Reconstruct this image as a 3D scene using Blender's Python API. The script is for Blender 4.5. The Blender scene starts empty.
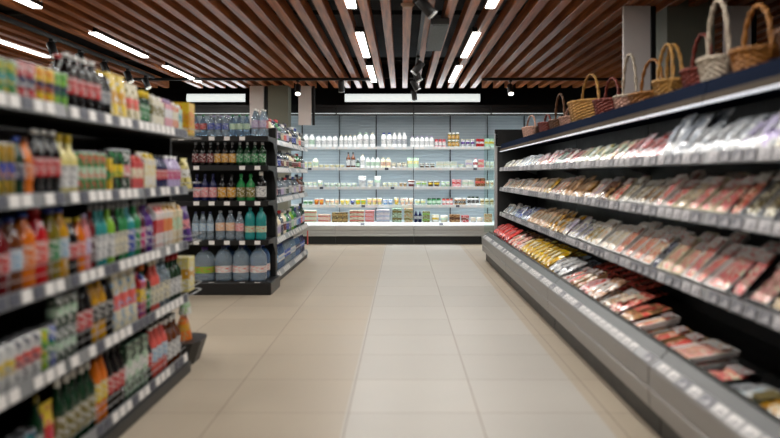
import bpy, math, random
from mathutils import Vector, Matrix, noise
random.seed(7)
R = math.radians
C = bpy.context.scene.collection
sc = bpy.context.scene

# ------------------------------------------------------------------ camera
cam_d = bpy.data.cameras.new('camera'); cam = bpy.data.objects.new('camera', cam_d); C.objects.link(cam)
cam.location = (0, 0, 1.1); cam.rotation_euler = (R(90), 0, 0)
cam_d.sensor_width = 36; cam_d.lens = 36*800/780
cam_d.shift_x = -12/780; cam_d.shift_y = -44/780
cam_d.clip_start = .05
cam_d.dof.use_dof = True; cam_d.dof.focus_distance = 11.0; cam_d.dof.aperture_fstop = 1.35
sc.camera = cam
# ------------------------------------------------------------------ world, exposure
w = bpy.data.worlds.new('world'); sc.world = w; w.use_nodes = True
w.node_tree.nodes['Background'].inputs[0].default_value = (.8, .9, 1, 1)
w.node_tree.nodes['Background'].inputs[1].default_value = .006
sc.view_settings.view_transform = 'Standard'; sc.view_settings.look = 'None'
sc.view_settings.gamma = 1; sc.view_settings.use_curve_mapping = False
sc.view_settings.exposure = 0.0
P_LAMP = 15.0      # watt per ceiling lamp
P_BACK = 18.0       # per shelf strip in the dairy fridge
P_MEAT = 1.9

def area(name, loc, sx, sy, power, col=(1, 1, 1), rot=(0, 0, 0), spread=180):
    d = bpy.data.lights.new(name, 'AREA'); d.shape = 'RECTANGLE'; d.size = sx; d.size_y = sy
    d.energy = power; d.color = col; d.spread = R(spread)
    o = bpy.data.objects.new(name, d); C.objects.link(o); o.location = loc; o.rotation_euler = rot
    return o

# ------------------------------------------------------------------ materials
def lin(c):
    return tuple(((v/12.92) if v <= .04045 else ((v+.055)/1.055)**2.4) for v in c)
PAL = {
 'red': (.80,.10,.12), 'darkred': (.45,.08,.10), 'yellow': (.93,.80,.12), 'gold': (.85,.62,.10), 'orange': (.93,.48,.10),
 'green': (.16,.55,.30), 'lime': (.55,.78,.22), 'darkgreen': (.05,.22,.12), 'teal': (.18,.60,.60), 'blue': (.16,.30,.72),
 'navy': (.08,.12,.32), 'skyblue': (.55,.74,.90), 'purple': (.36,.18,.55), 'magenta': (.80,.15,.48), 'pink': (.93,.60,.62),
 'coral': (.92,.40,.36), 'peach': (.93,.74,.60), 'cream': (.93,.90,.78), 'white': (.93,.93,.92), 'grey': (.55,.57,.60),
 'silver': (.72,.74,.76), 'black': (.035,.035,.04), 'brown': (.36,.20,.10), 'amber': (.42,.20,.06), 'tan': (.78,.62,.42),
 'olive': (.50,.45,.12), 'lavender': (.78,.72,.88), 'mint': (.74,.88,.76), 'paleyellow': (.93,.88,.55), 'clear': (.80,.88,.92),
 'paleblue': (.66,.78,.88), 'khaki': (.50,.45,.30), 'plum': (.30,.10,.18),
}
WORD = {'darkred': 'dark-red', 'darkgreen': 'dark-green', 'skyblue': 'sky-blue', 'paleyellow': 'pale-yellow', 'paleblue': 'pale-blue'}
def cw(c): return WORD.get(c, c)
_m = {}
def new_mat(name):
    m = bpy.data.materials.new(name); m.use_nodes = True
    return m, m.node_tree, m.node_tree.nodes['Principled BSDF']
def plain(name, col, rough=.45, metal=0, emit=0, trans=0, spec=None, coat=0):
    key = ('plain', name)
    if key in _m: return _m[key]
    m, nt, b = new_mat(name)
    c = (*lin(PAL[col] if isinstance(col, str) else col), 1)
    b.inputs['Base Color'].default_value = c
    b.inputs['Roughness'].default_value = rough; b.inputs['Metallic'].default_value = metal
    if emit:
        b.inputs['Emission Color'].default_value = c; b.inputs['Emission Strength'].default_value = emit
    if trans: b.inputs['Transmission Weight'].default_value = trans
    if spec is not None: b.inputs['Specular IOR Level'].default_value = spec
    if coat: b.inputs['Coat Weight'].default_value = coat
    if trans or emit: _m[key] = m; return m
    # a little surface variation
    n = nt.nodes.new('ShaderNodeTexNoise'); n.inputs['Scale'].default_value = 14
    mr = nt.nodes.new('ShaderNodeMapRange'); mr.inputs[3].default_value = rough*.85; mr.inputs[4].default_value = min(1, rough*1.2)
    nt.links.new(n.outputs['Fac'], mr.inputs[0]); nt.links.new(mr.outputs[0], b.inputs['Roughness'])
    _m[key] = m
    return m
DIM = .72
def dim(c): return tuple(v*DIM for v in lin(PAL[c]))
def plastic(col):
    return plain('plastic_'+col, PAL[col] if col == 'white' else tuple(v*.87 for v in PAL[col]), .35)
def fluid(col):            # tinted bottle wall with its drink inside
    if col in ('clear', 'paleblue', 'skyblue'):
        return plain('clear_'+col, {'clear': (.80,.88,.94), 'paleblue': (.66,.80,.92), 'skyblue': (.45,.66,.90)}[col], .06, trans=.75)
    if col in ('white', 'cream'): return plain('milky_'+col, col, .4)
    return plain('bottle_'+col, tuple(v*.86 for v in PAL[col]), .12)
def printed(a, b_, c):     # printed packaging: ground colour, band, blots of lettering
    key = ('print', a, b_, c)
    if key in _m: return _m[key]
    m, nt, b = new_mat('print_%s_%s_%s' % (a, b_, c))
    L = nt.links
    tc = nt.nodes.new('ShaderNodeTexCoord'); sp = nt.nodes.new('ShaderNodeSeparateXYZ'); L.new(tc.outputs['Generated'], sp.inputs[0])
    band = nt.nodes.new('ShaderNodeValToRGB'); band.color_ramp.interpolation = 'CONSTANT'
    e = band.color_ramp.elements; e[0].position = 0; e[0].color = (0, 0, 0, 1); e[1].position = .38; e[1].color = (1, 1, 1, 1)
    e2 = e.new(.66); e2.color = (0, 0, 0, 1)
    L.new(sp.outputs['Z'], band.inputs[0])
    m1 = nt.nodes.new('ShaderNodeMix'); m1.data_type = 'RGBA'
    m1.inputs['A'].default_value = (*dim(a), 1); m1.inputs['B'].default_value = (*dim(b_), 1)
    L.new(band.outputs[0], m1.inputs['Factor'])
    mp = nt.nodes.new('ShaderNodeMapping'); mp.inputs['Scale'].default_value = (3.1, 3.1, 6.5); L.new(tc.outputs['Generated'], mp.inputs[0])
    n = nt.nodes.new('ShaderNodeTexNoise'); n.inputs['Scale'].default_value = 1.6; n.inputs['Detail'].default_value = 3; L.new(mp.outputs[0], n.inputs['Vector'])
    th = nt.nodes.new('ShaderNodeMath'); th.operation = 'GREATER_THAN'; th.inputs[1].default_value = .57; L.new(n.outputs['Fac'], th.inputs[0])
    m2 = nt.nodes.new('ShaderNodeMix'); m2.data_type = 'RGBA'; m2.inputs['B'].default_value = (*dim(c), 1)
    L.new(th.outputs[0], m2.inputs['Factor']); L.new(m1.outputs['Result'], m2.inputs['A']); L.new(m2.outputs['Result'], b.inputs['Base Color'])
    b.inputs['Roughness'].default_value = .38
    _m[key] = m
    return m
def meaty(a, b_, c, scale=26, rough=.25):   # marbled food under film
    key = ('meat', a, b_, c, scale)
    if key in _m: return _m[key]
    m, nt, b = new_mat('marbled_%s_%s_%s' % (a, b_, c)); L = nt.links
    tc = nt.nodes.new('ShaderNodeTexCoord')
    n = nt.nodes.new('ShaderNodeTexNoise'); n.inputs['Scale'].default_value = scale; n.inputs['Detail'].default_value = 4; n.inputs['Distortion'].default_value = 1.2
    oi = nt.nodes.new('ShaderNodeObjectInfo'); ad = nt.nodes.new('ShaderNodeVectorMath'); ad.operation = 'ADD'
    sc_ = nt.nodes.new('ShaderNodeMath'); sc_.operation = 'MULTIPLY'; sc_.inputs[1].default_value = 7; L.new(oi.outputs['Random'], sc_.inputs[0])
    L.new(tc.outputs['Object'], ad.inputs[0]); L.new(sc_.outputs[0], ad.inputs[1]); L.new(ad.outputs[0], n.inputs['Vector'])
    r = nt.nodes.new('ShaderNodeValToRGB'); e = r.color_ramp.elements
    e[0].position = .38; e[0].color = (*lin(PAL[a]), 1); e[1].position = .62; e[1].color = (*lin(PAL[c]), 1)
    k = e.new(.5); k.color = (*lin(PAL[b_]), 1)
    L.new(n.outputs['Fac'], r.inputs[0]); L.new(r.outputs[0], b.inputs['Base Color'])
    b.inputs['Roughness'].default_value = rough; b.inputs['Coat Weight'].default_value = .4
    _m[key] = m
    return m
METAL = plain('painted_grey_metal', (.60,.61,.62), .4, .3)
STEEL = plain('brushed_steel', (.66,.67,.68), .32, .85)
DARK = plain('black_painted_metal', (.045,.047,.05), .45)
DARKB = plain('dark_back_panel', (.03,.033,.038), .6)
WHITEM = plain('white_enamel', (.86,.88,.89), .35)
TAGW = plain('price_tag_white', (.90,.89,.88), .5)
TAGD = plain('price_tag_dark', (.30,.31,.36), .5)
RAILM = plain('rail_grey_plastic', (.50,.51,.52), .35)
RAILR = plain('rail_pale_plastic', (.60,.60,.61), .35)
TAGR = plain('price_tag_grey', (.46,.46,.49), .5)
TAGL = plain('price_tag_pale', (.80,.79,.80), .5)
INK = plain('tag_print_grey', (.42,.42,.46), .5)
SILVER = plain('aluminium_lid', (.75,.76,.78), .3, .9)
GLOW = plain('lamp_glow', (1, .99, .96), .5, emit=9)
GLOWS = plain('strip_glow', (.93,.97,1), .5, emit=2.2)

# ------------------------------------------------------------------ mesh builder
class MB:
    def __init__(s): s.v = []; s.f = []; s.m = []; s.sm = []
    def add(s, vs, fs, mi=0, smooth=False, M=None):
        o = len(s.v)
        for p in vs:
            p = Vector(p); s.v.append(tuple(M @ p) if M is not None else tuple(p))
        for f in fs: s.f.append(tuple(o+i for i in f)); s.m.append(mi); s.sm.append(smooth)
        return s
    def box(s, x0, x1, y0, y1, z0, z1, mi=0, b=0, M=None):
        if b <= 0:
            vs = [(x0,y0,z0),(x1,y0,z0),(x1,y1,z0),(x0,y1,z0),(x0,y0,z1),(x1,y0,z1),(x1,y1,z1),(x0,y1,z1)]
            return s.add(vs, [(0,3,2,1),(4,5,6,7),(0,1,5,4),(1,2,6,5),(2,3,7,6),(3,0,4,7)], mi, M=M)
        ring = lambda z, i: [(x0+i,y0+b,z),(x0+b,y0+i,z),(x1-b,y0+i,z),(x1-i,y0+b,z),(x1-i,y1-b,z),(x1-b,y1-i,z),(x0+b,y1-i,z),(x0+i,y1-b,z)]
        vs = ring(z0, b*.6)+ring(z0+b, 0)+ring(z1-b, 0)+ring(z1, b*.6)
        fs = [tuple(reversed(range(8))), tuple(range(24, 32))]
        for k in range(3):
            for i in range(8):
                j = (i+1) % 8; fs.append((k*8+i, k*8+j, k*8+8+j, k*8+8+i))
        return s.add(vs, fs, mi, M=M)
    def lathe(s, prof, seg=14, mi=0, cx=0, cy=0, cap=(True, True), M=None, sq=0):
        vs = []; fs = []
        for r, z in prof:
            for i in range(seg):
                a = 2*math.pi*i/seg
                ca, sa = math.cos(a), math.sin(a)
                k = 1
                if sq: k = 1/(abs(ca)**sq+abs(sa)**sq)**(1/sq)
                vs.append((cx+r*k*ca, cy+r*k*sa, z))
        for j in range(len(prof)-1):
            for i in range(seg):
                k = (i+1) % seg; fs.append((j*seg+i, j*seg+k, (j+1)*seg+k, (j+1)*seg+i))
        s.add(vs, fs, mi, True, M)
        n = len(prof)
        o = len(s.v)-len(vs)
        if cap[0]: s.f.append(tuple(o+i for i in reversed(range(seg)))); s.m.append(mi); s.sm.append(False)
        if cap[1]: s.f.append(tuple(o+(n-1)*seg+i for i in range(seg))); s.m.append(mi); s.sm.append(False)
        return s
    def prism(s, poly, y0, y1, mi=0):     # poly of (x, z), extruded along y; wound clockwise seen from -y is fine, normals are fixed
        a = sum(poly[i][0]*poly[(i+1) % len(poly)][1]-poly[(i+1) % len(poly)][0]*poly[i][1] for i in range(len(poly)))
        if a < 0: poly = poly[::-1]
        n = len(poly); vs = [(x, y0, z) for x, z in poly]+[(x, y1, z) for x, z in poly]
        fs = [tuple(range(n)), tuple(reversed(range(n, 2*n)))]
        for i in range(n):
            j = (i+1) % n; fs.append((i, n+i, n+j, j))
        return s.add(vs, fs, mi)
    def tube(s, pts, r, seg=8, mi=0, closed=False):
        pts = [Vector(p) for p in pts]; n = len(pts); vs = []; fs = []
        prev = None
        for i, p in enumerate(pts):
            t = (pts[(i+1) % n]-pts[i-1]) if (closed or 0 < i < n-1) else (pts[1]-pts[0] if i == 0 else pts[-1]-pts[-2])
            t.normalize()
            ref = prev if prev is not None else (Vector((0, 0, 1)) if abs(t.z) < .9 else Vector((1, 0, 0)))
            u = (ref-t*ref.dot(t)).normalized(); v = t.cross(u); prev = u
            rr = r[i] if isinstance(r, (list, tuple)) else r
            for k in range(seg):
                a = 2*math.pi*k/seg; vs.append(tuple(p+u*math.cos(a)*rr+v*math.sin(a)*rr))
        m_ = n if closed else n-1
        for i in range(m_):
            for k in range(seg):
                l = (k+1) % seg; j = (i+1) % n
                fs.append((i*seg+k, i*seg+l, j*seg+l, j*seg+k))
        if not closed: fs += [tuple(reversed(range(seg))), tuple(range((n-1)*seg, n*seg))]
        return s.add(vs, fs, mi, True)
    def mesh(s, name, mats):
        me = bpy.data.meshes.new(name); me.from_pydata(s.v, [], s.f)
        for m in (mats if isinstance(mats, (list, tuple)) else [mats]): me.materials.append(m)
        me.polygons.foreach_set('material_index', s.m); me.polygons.foreach_set('use_smooth', s.sm)
        me.update()
        return me
def link(name, me, parent=None, loc=None, rot=None):
    o = bpy.data.objects.new(name, me); C.objects.link(o)
    if parent is not None: o.parent = parent
    if loc is not None: o.location = loc
    if rot is not None: o.rotation_euler = rot
    return o
def part(name, mb, mats, parent, loc=None, rot=None): return link(name, mb.mesh(name, mats), parent, loc, rot)
def tag(o, label, cat, group=None):
    o['label'] = label; o['category'] = cat
    if group: o['group'] = group
    return o
def thing(name, label, cat, loc=(0, 0, 0), rz=0, group=None):
    o = link(name, None, None, loc, (0, 0, rz)); o.empty_display_size = .05
    return tag(o, label, cat, group)
def struct(name, mb, mats, parent=None):
    o = part(name, mb, mats, parent)
    if parent is None: o['kind'] = 'structure'
    return o

# ------------------------------------------------------------------ the room
YB = 13.75
def floor_mat():
    m, nt, b = new_mat('stone_floor_tiles'); L = nt.links; N = nt.nodes.new
    tc = N('ShaderNodeTexCoord'); sp = N('ShaderNodeSeparateXYZ'); L.new(tc.outputs['Object'], sp.inputs[0])
    def math_(op, a, bb, c=None):
        q = N('ShaderNodeMath'); q.operation = op
        for i, v in enumerate((a, bb, c)):
            if v is None: continue
            if isinstance(v, (int, float)): q.inputs[i].default_value = v
            else: L.new(v, q.inputs[i])
        return q.outputs[0]
    u = math_('DIVIDE', math_('ADD', sp.outputs['X'], 6.247), .6); v = math_('DIVIDE', math_('ADD', sp.outputs['Y'], 5.9), .6)
    def edge(t):
        f = math_('FRACT', t, None); g = math_('SUBTRACT', 1, f); return math_('MINIMUM', f, g)
    d = math_('MINIMUM', edge(u), edge(v)); grout = math_('LESS_THAN', d, .0042)
    cell = N('ShaderNodeCombineXYZ'); L.new(math_('FLOOR', u, None), cell.inputs[0]); L.new(math_('FLOOR', v, None), cell.inputs[1])
    wn = N('ShaderNodeTexWhiteNoise'); L.new(cell.outputs[0], wn.inputs['Vector'])
    n = N('ShaderNodeTexNoise'); n.inputs['Scale'].default_value = 2.2; n.inputs['Detail'].default_value = 6; L.new(tc.outputs['Object'], n.inputs['Vector'])
    n2 = N('ShaderNodeTexNoise'); n2.inputs['Scale'].default_value = 60; n2.inputs['Detail'].default_value = 4; L.new(tc.outputs['Object'], n2.inputs['Vector'])
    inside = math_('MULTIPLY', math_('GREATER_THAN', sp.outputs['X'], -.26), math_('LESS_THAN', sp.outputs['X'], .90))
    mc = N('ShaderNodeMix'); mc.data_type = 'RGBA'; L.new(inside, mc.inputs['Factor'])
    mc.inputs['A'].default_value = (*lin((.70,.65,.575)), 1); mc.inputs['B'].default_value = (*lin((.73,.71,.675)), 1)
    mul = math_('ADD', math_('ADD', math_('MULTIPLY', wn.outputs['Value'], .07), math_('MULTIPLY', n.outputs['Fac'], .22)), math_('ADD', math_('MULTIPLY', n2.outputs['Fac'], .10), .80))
    hs = N('ShaderNodeVectorMath'); hs.operation = 'SCALE'; L.new(mc.outputs['Result'], hs.inputs[0]); L.new(mul, hs.inputs['Scale'])
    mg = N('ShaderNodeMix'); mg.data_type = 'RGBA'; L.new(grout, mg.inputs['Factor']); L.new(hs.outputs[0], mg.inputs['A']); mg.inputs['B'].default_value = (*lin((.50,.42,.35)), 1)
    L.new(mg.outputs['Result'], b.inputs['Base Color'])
    rr = N('ShaderNodeMapRange'); rr.inputs[3].default_value = .34; rr.inputs[4].default_value = .52; L.new(n.outputs['Fac'], rr.inputs[0]); L.new(rr.outputs[0], b.inputs['Roughness'])
    return m
def slat_mat():
    m, nt, b = new_mat('brown_wood_slats'); L = nt.links; N = nt.nodes.new
    tc = N('ShaderNodeTexCoord'); mp = N('ShaderNodeMapping'); mp.inputs['Scale'].default_value = (28, 1.2, 28); L.new(tc.outputs['Object'], mp.inputs[0])
    n = N('ShaderNodeTexNoise'); n.inputs['Scale'].default_value = 1.4; n.inputs['Detail'].default_value = 5; L.new(mp.outputs[0], n.inputs['Vector'])
    r = N('ShaderNodeValToRGB'); e = r.color_ramp.elements
    e[0].position = .3; e[0].color = (*lin((.45,.245,.13)), 1); e[1].position = .7; e[1].color = (*lin((.74,.45,.26)), 1)
    L.new(n.outputs['Fac'], r.inputs[0]); L.new(r.outputs[0], b.inputs['Base Color']); b.inputs['Roughness'].default_value = .36; b.inputs['Specular IOR Level'].default_value = .2
    return m
struct('floor', MB().box(-6.2, 4.8, -1.4, YB+.1, -.1, 0), floor_mat())
PLEN = plain('black_plenum', (.03,.03,.034), .8)
ceiling = struct('ceiling', MB().box(-6.2, 4.8, -1.4, YB+.1, 3.0, 3.1), PLEN)
sl = MB()
k = -33
while k < 25:
    x = .045+.18*k
    if not (-3.66 < x < -3.26):
        sl.box(x-.039, x+.039, -1.2, 12.7, 2.48, 2.60, b=.003)
    k += 1
for y in (1.5, 4.5, 7.5, 10.5, 12.4): sl.box(-6, 4.6, y-.02, y+.02, 2.60, 2.64, 1)
struct('slats', sl, [slat_mat(), PLEN], ceiling)
WALLD = plain('dark_wall_paint', (.055,.06,.068), .6)
WALLG = plain('grey_wall_paint', (.26,.27,.28), .7)
struct('wall_back', MB().box(-6.2, 4.8, YB, YB+.1, 0, 3.0), WALLD)
struct('wall_left', MB().box(-6.3, -6.2, -1.4, YB, 0, 3.0), WALLG)
struct('wall_right', MB().box(4.8, 4.9, -1.4, YB, 0, 3.0), WALLG)
struct('wall_front', MB().box(-6.2, 4.8, -1.5, -1.4, 0, 3.0), WALLG)
PILG = plain('grey_green_cladding', (.47,.48,.43), .6)
BOARD = plain('light_grey_board', (.88,.85,.84), .55)
GAPM = plain('dark_joint', (.03,.03,.035), .6)
# pillar beyond the bottle shelving, with light hanging boards either side
struct('pillar', MB().box(-2.06, -1.75, 12.30, 12.62, 0, 2.475), PILG)
struct('pillar', MB().box(2.17, 2.56, 6.55, 6.95, 0, 3.0), PILG)
for (x0, x1, y, z0, lab) in ((-2.35, -2.13, 12.34, 1.87, 'light grey board hanging beside the grey pillar, away from the dairy fridge'),
                             (-1.60, -1.40, 12.34, 1.87, 'light grey board hanging between the grey pillar and the dairy fridge'),
                             (1.80, 2.02, 6.50, 1.56, 'light grey board standing behind wicker baskets, beside the slatted ceiling edge'),
                             (2.62, 2.84, 6.50, 1.56, 'grey board behind the tall white-handled basket, beyond the green-grey pillar')):
    t = thing('hanging_board', lab, 'board', (0, 0, 0))
    zt = 2.475
    part('panel', MB().box(x0, x1, y, y+.04, z0, zt, b=.004), BOARD, t)
    part('edge_post', MB().box(x1+.012, x1+.05, y+.02, y+.07, z0, zt), GAPM, t)

# ------------------------------------------------------------------ product builders (origin at the base centre)
NOUN = {'can': ('soda_can', 'soda can', 'can'), 'soda': ('soda_bottle', 'soda bottle', 'bottle'), 'glass': ('glass_bottle', 'glass bottle', 'bottle'),
 'milk': ('milk_bottle', 'milk bottle', 'bottle'), 'water': ('water_bottle', 'water bottle', 'bottle'), 'jug': ('water_jug', 'water jug', 'jug'),
 'jar': ('glass_jar', 'glass jar', 'jar'), 'tub': ('food_tub', 'food tub', 'tub'), 'carton': ('juice_carton', 'juice carton', 'carton'),
 'box': ('food_box', 'food box', 'box'), 'pouch': ('drink_pouch', 'drink pouch', 'pouch'), 'tray': ('meat_tray', 'meat tray', 'tray'),
 'bag': ('food_bag', 'food bag', 'bag'), 'roll': ('sausage_pack', 'sausage pack', 'pack')}
_meshes = {}
def parts_of(kind, w, d, h, c):
    """list of (part name, mesh); first one is the thing's own mesh"""
    w, d, h = round(w, 3), round(d, 3), round(h, 3)
    key = (kind, w, d, h, c)
    if key in _meshes: return _meshes[key]
    a, b, e = c; r = w/2; out = []
    if kind == 'can':
        out.append(('body', MB().lathe([(r*.80, 0), (r*.97, .006), (r, .014), (r, h-.014), (r*.90, h-.003)], 16), printed(a, b, e)))
        out.append(('lid', MB().lathe([(r*.9, h-.003), (r*.92, h), (r*.80, h), (r*.78, h-.003)], 16, cap=(False, True)), SILVER))
    elif kind in ('soda', 'water'):
        nk = r*.36
        prof = [(r*.85, 0), (r, .012), (r, h*.12), (r*.94, h*.20), (r*.94, h*.26), (r, h*.30), (r, h*.60), (r*.93, h*.68), (r*.62, h*.80), (nk, h*.89), (nk, h*.94)]
        out.append(('body', MB().lathe(prof, 16), fluid(a)))
        out.append(('label', MB().lathe([(r*1.02, h*.32), (r*1.02, h*.59)], 16, cap=(False, False)), printed(b, b, 'white' if b not in ('white', 'cream') else a if a != 'clear' else 'blue')))
        out.append(('cap', MB().lathe([(nk*1.15, h*.93), (nk*1.15, h*.995), (nk*1.0, h)], 12), plastic(e)))
    elif kind == 'glass':
        nk = r*.33
        prof = [(r*.9, 0), (r, .008), (r, h*.58), (r*.9, h*.65), (r*.5, h*.73), (nk, h*.79), (nk, h*.95)]
        out.append(('body', MB().lathe(prof, 16), fluid(a)))
        out.append(('label', MB().lathe([(r*1.02, h*.14), (r*1.02, h*.50)], 16, cap=(False, False)), printed(b, b, 'white' if b not in ('white', 'cream') else 'grey')))
        out.append(('cap', MB().lathe([(nk*1.15, h*.87), (nk*1.12, h)], 12), plastic(e)))
    elif kind == 'milk':
        nk = r*.50
        prof = [(r*.92, 0), (r, .01), (r, h*.68), (r*.86, h*.78), (nk, h*.88), (nk, h*.93)]
        out.append(('body', MB().lathe(prof, 16), fluid(a)))
        out.append(('label', MB().lathe([(r*1.02, h*.2), (r*1.02, h*.56)], 16, cap=(False, False)), printed(b, b, 'silver' if b == 'white' else 'white')))
        out.append(('cap', MB().lathe([(nk*1.12, h*.91), (nk*1.1, h)], 12), plastic(e)))
    elif kind == 'jug':
        nk = r*.28
        prof = [(r*.93, 0), (r, .02), (r, h*.16), (r*.95, h*.19), (r, h*.22), (r, h*.34), (r*.95, h*.37), (r, h*.40), (r, h*.62), (r*.93, h*.72), (r*.65, h*.83), (nk, h*.90), (nk, h*.94)]
        out.append(('body', MB().lathe(prof, 22), fluid(a)))
        out.append(('label', MB().lathe([(r*1.015, h*.24), (r*1.015, h*.43)], 22, cap=(False, False)), printed(b, b, 'coral')))
        out.append(('cap', MB().lathe([(nk*1.2, h*.92), (nk*1.15, h)], 12), plastic(e)))
        pts = [(math.cos(t)*r*.62, 0, h*.86+math.sin(t)*h*.10) for t in [math.pi*i/10 for i in range(11)]]
        out.append(('handle', MB().tube(pts, .005, 6), plastic(e)))
    elif kind == 'jar':
        out.append(('body', MB().lathe([(r*.9, 0), (r, .006), (r, h*.74), (r*.85, h*.82)], 14), fluid(a)))
        out.append(('label', MB().lathe([(r*1.03, h*.18), (r*1.03, h*.62)], 14, cap=(False, False)), printed(b, b, 'grey' if b == 'white' else 'white')))
        out.append(('lid', MB().lathe([(r*.92, h*.80), (r*.92, h*.97), (r*.85, h)], 14), plastic(e)))
    elif kind == 'tub':
        out.append(('body', MB().lathe([(r*.80, 0), (r*.96, h*.9)], 14), printed(a, b, e)))
        out.append(('lid', MB().lathe([(r, h*.88), (r, h*.97), (r*.93, h)], 14), plastic('white' if a != 'white' else e if e in ('white', 'cream') else 'cream')))
    elif kind == 'carton':
        g = h*.80; x, y = w/2, d/2
        mb = MB().add([(-y,-x,0),(y,-x,0),(y,x,0),(-y,x,0),(-y,-x,g),(y,-x,g),(y,x,g),(-y,x,g),(-.003,-x,h*.95),(.003,-x,h*.95),(.003,x,h*.95),(-.003,x,h*.95),(-.003,-x,h),(.003,-x,h),(.003,x,h),(-.003,x,h)],
            [(0,3,2,1),(0,1,5,4),(1,2,6,5),(2,3,7,6),(3,0,4,7),(4,5,9,8),(6,7,11,10),(5,6,10,9),(7,4,8,11),(8,9,13,12),(9,10,14,13),(10,11,15,14),(11,8,12,15),(12,13,14,15)])
        out.append(('body', mb, printed(a, b, e)))
        M = Matrix.Translation((y*.5, 0, h*.865)) @ Matrix.Rotation(R(50), 4, 'Y')
        out.append(('cap', MB().lathe([(.013, 0), (.013, .016)], 12, M=M), plastic(e)))
    elif kind == 'box':
        out.append(('body', MB().box(-d/2, d/2, -w/2, w/2, 0, h, b=min(.004, h*.1)), printed(a, b, e)))
        out.append(('label', MB().box(-d*.52, d*.52, -w*.30, w*.12, h*.30, h*.72), printed(e, b, a)))
    elif kind == 'pouch':
        n = 6; vs = []; fs = []
        for j in range(9):
            t = j/8; th = d/2*(1-t)**.55*.98+.002
            for i in range(2*n):
                s_ = -1 if i < n else 1; q = (i % n)/(n-1)*2-1
                if s_ > 0: q = -q
                vs.append((s_*th*(1-abs(q)**3*.75), q*w/2*(1-.05*t), t*h))
        for j in range(8):
            for i in range(2*n):
                k_ = (i+1) % (2*n); fs.append((j*2*n+i, j*2*n+k_, (j+1)*2*n+k_, (j+1)*2*n+i))
        mb = MB().add(vs, fs, 0, True); mb.add([vs[i] for i in range(2*n)], [tuple(reversed(range(2*n)))]); mb.add(vs[-2*n:], [tuple(range(2*n))])
        out.append(('body', mb, printed(a, b, e)))
        out.append(('seal', MB().box(-.003, .003, -w*.48, w*.48, h*.985, h+.008), plastic(a)))
    elif kind == 'tray':       # lies flat, front edge at local x=0; w along y, d along x, h thick
        i = .012
        mb = MB()
        ring = lambda z, q: [(q, -w/2+q, z), (d-q, -w/2+q, z), (d-q, w/2-q, z), (q, w/2-q, z)]
        vs = ring(0, i)+ring(h*.8, .002)+ring(h*.8, .010)+ring(h*.25, .016)
        fs = [(3,2,1,0)]+[(k_*4+q, k_*4+(q+1) % 4, (k_+1)*4+(q+1) % 4, (k_+1)*4+q) for k_ in range(3) for q in range(4)]+[(12,13,14,15)]
        mb.add(vs, fs); out.append(('dish', mb, plastic(a)))
        vs = []; nx, ny = 9, 7
        for q in range(nx):
            for p in range(ny):
                u, v = q/(nx-1), p/(ny-1); ed = min(u, 1-u, v, 1-v) > .01
                z = h*.55+(h*.42*abs(noise.noise(Vector((u*5+w*90, v*4, h*40))))*1.6+h*.12 if ed else -h*.15)
                vs.append((.013+u*(d-.026), -w/2+.013+v*(w-.026), min(z, h*1.15)))
        fs = [(q*ny+p, (q+1)*ny+p, (q+1)*ny+p+1, q*ny+p+1) for q in range(nx-1) for p in range(ny-1)]
        out.append(('filling', MB().add(vs, fs, 0, True), meaty(b, e, 'cream' if e != 'cream' else 'white', 38)))
        out.append(('label', MB().box(d*.70, d*.93, -w*.42, w*.40, h*1.16, h*1.18), printed('white', 'cream', b if b != 'white' else 'grey')))
    elif kind in ('bag', 'roll'):   # pillow pack lying flat, front edge at local x=0
        nx, ny = 13, 9; vs = []; fs = []
        for s_ in (1, -1):
            for q in range(nx):
                for p in range(ny):
                    u, v = q/(nx-1), p/(ny-1)
                    pf = (max(0, 1-abs(2*u-1)**3.2)*max(0, 1-abs(2*v-1)**2.6))**.55
                    wr = noise.noise(Vector((u*7+w*50, v*6+d*30, s_*3+h*60)))*.5
                    if kind == 'roll': wr += .55*math.sin(v*math.pi*6)*(1 if s_ > 0 else .2)
                    vs.append((u*d, -w/2+v*w+noise.noise(Vector((u*9, v*2, w*80)))*.006, h/2+s_*h/2*pf*(1+wr*.6)))
        o = nx*ny
        for q in range(nx-1):
            for p in range(ny-1):
                A, B, D_, E = q*ny+p, (q+1)*ny+p, (q+1)*ny+p+1, q*ny+p+1
                fs.append((A, B, D_, E)); fs.append((o+A, o+E, o+D_, o+B))
        out.append(('film', MB().add(vs, fs, 0, True), meaty(a, b, e, 16, .2)))
        out.append(('label', MB().box(d*.30, d*.66, -w*.22, w*.22, h*1.22, h*1.24), printed(e, 'white', b)))
    res = [(n, m.mesh(NOUN[kind][0]+'_'+n, mt), mt) for n, m, mt in out]
    _meshes[key] = res
    return res
def joined(kind, w, d, h, c):
    """one mesh for things too small in the picture to show parts"""
    w, d, h = round(w, 3), round(d, 3), round(h, 3)
    key = ('J', kind, w, d, h, c)
    if key in _meshes: return _meshes[key]
    ps = parts_of(kind, w, d, h, c); mb = MB(); mats = []
    for i, (n, me, mt) in enumerate(ps):
        mats.append(mt); o = len(mb.v)
        mb.v += [tuple(v.co) for v in me.vertices]
        for p in me.polygons:
            mb.f.append(tuple(o+x for x in p.vertices)); mb.m.append(i); mb.sm.append(p.use_smooth)
    me = mb.mesh(NOUN[kind][0], mats); _meshes[key] = me
    return me
def put(kind, w, d, h, c, loc, rot, label, group, small=False):
    nm, noun, cat = NOUN[kind]
    if small:
        o = link(nm, joined(kind, w, d, h, c), None, loc, rot)
    else:
        ps = parts_of(kind, w, d, h, c)
        o = link(nm, ps[0][1], None, loc, rot)
        for n, me, mt in ps[1:]:
            link(n, me, o)
    return tag(o, label, cat, group)
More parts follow.
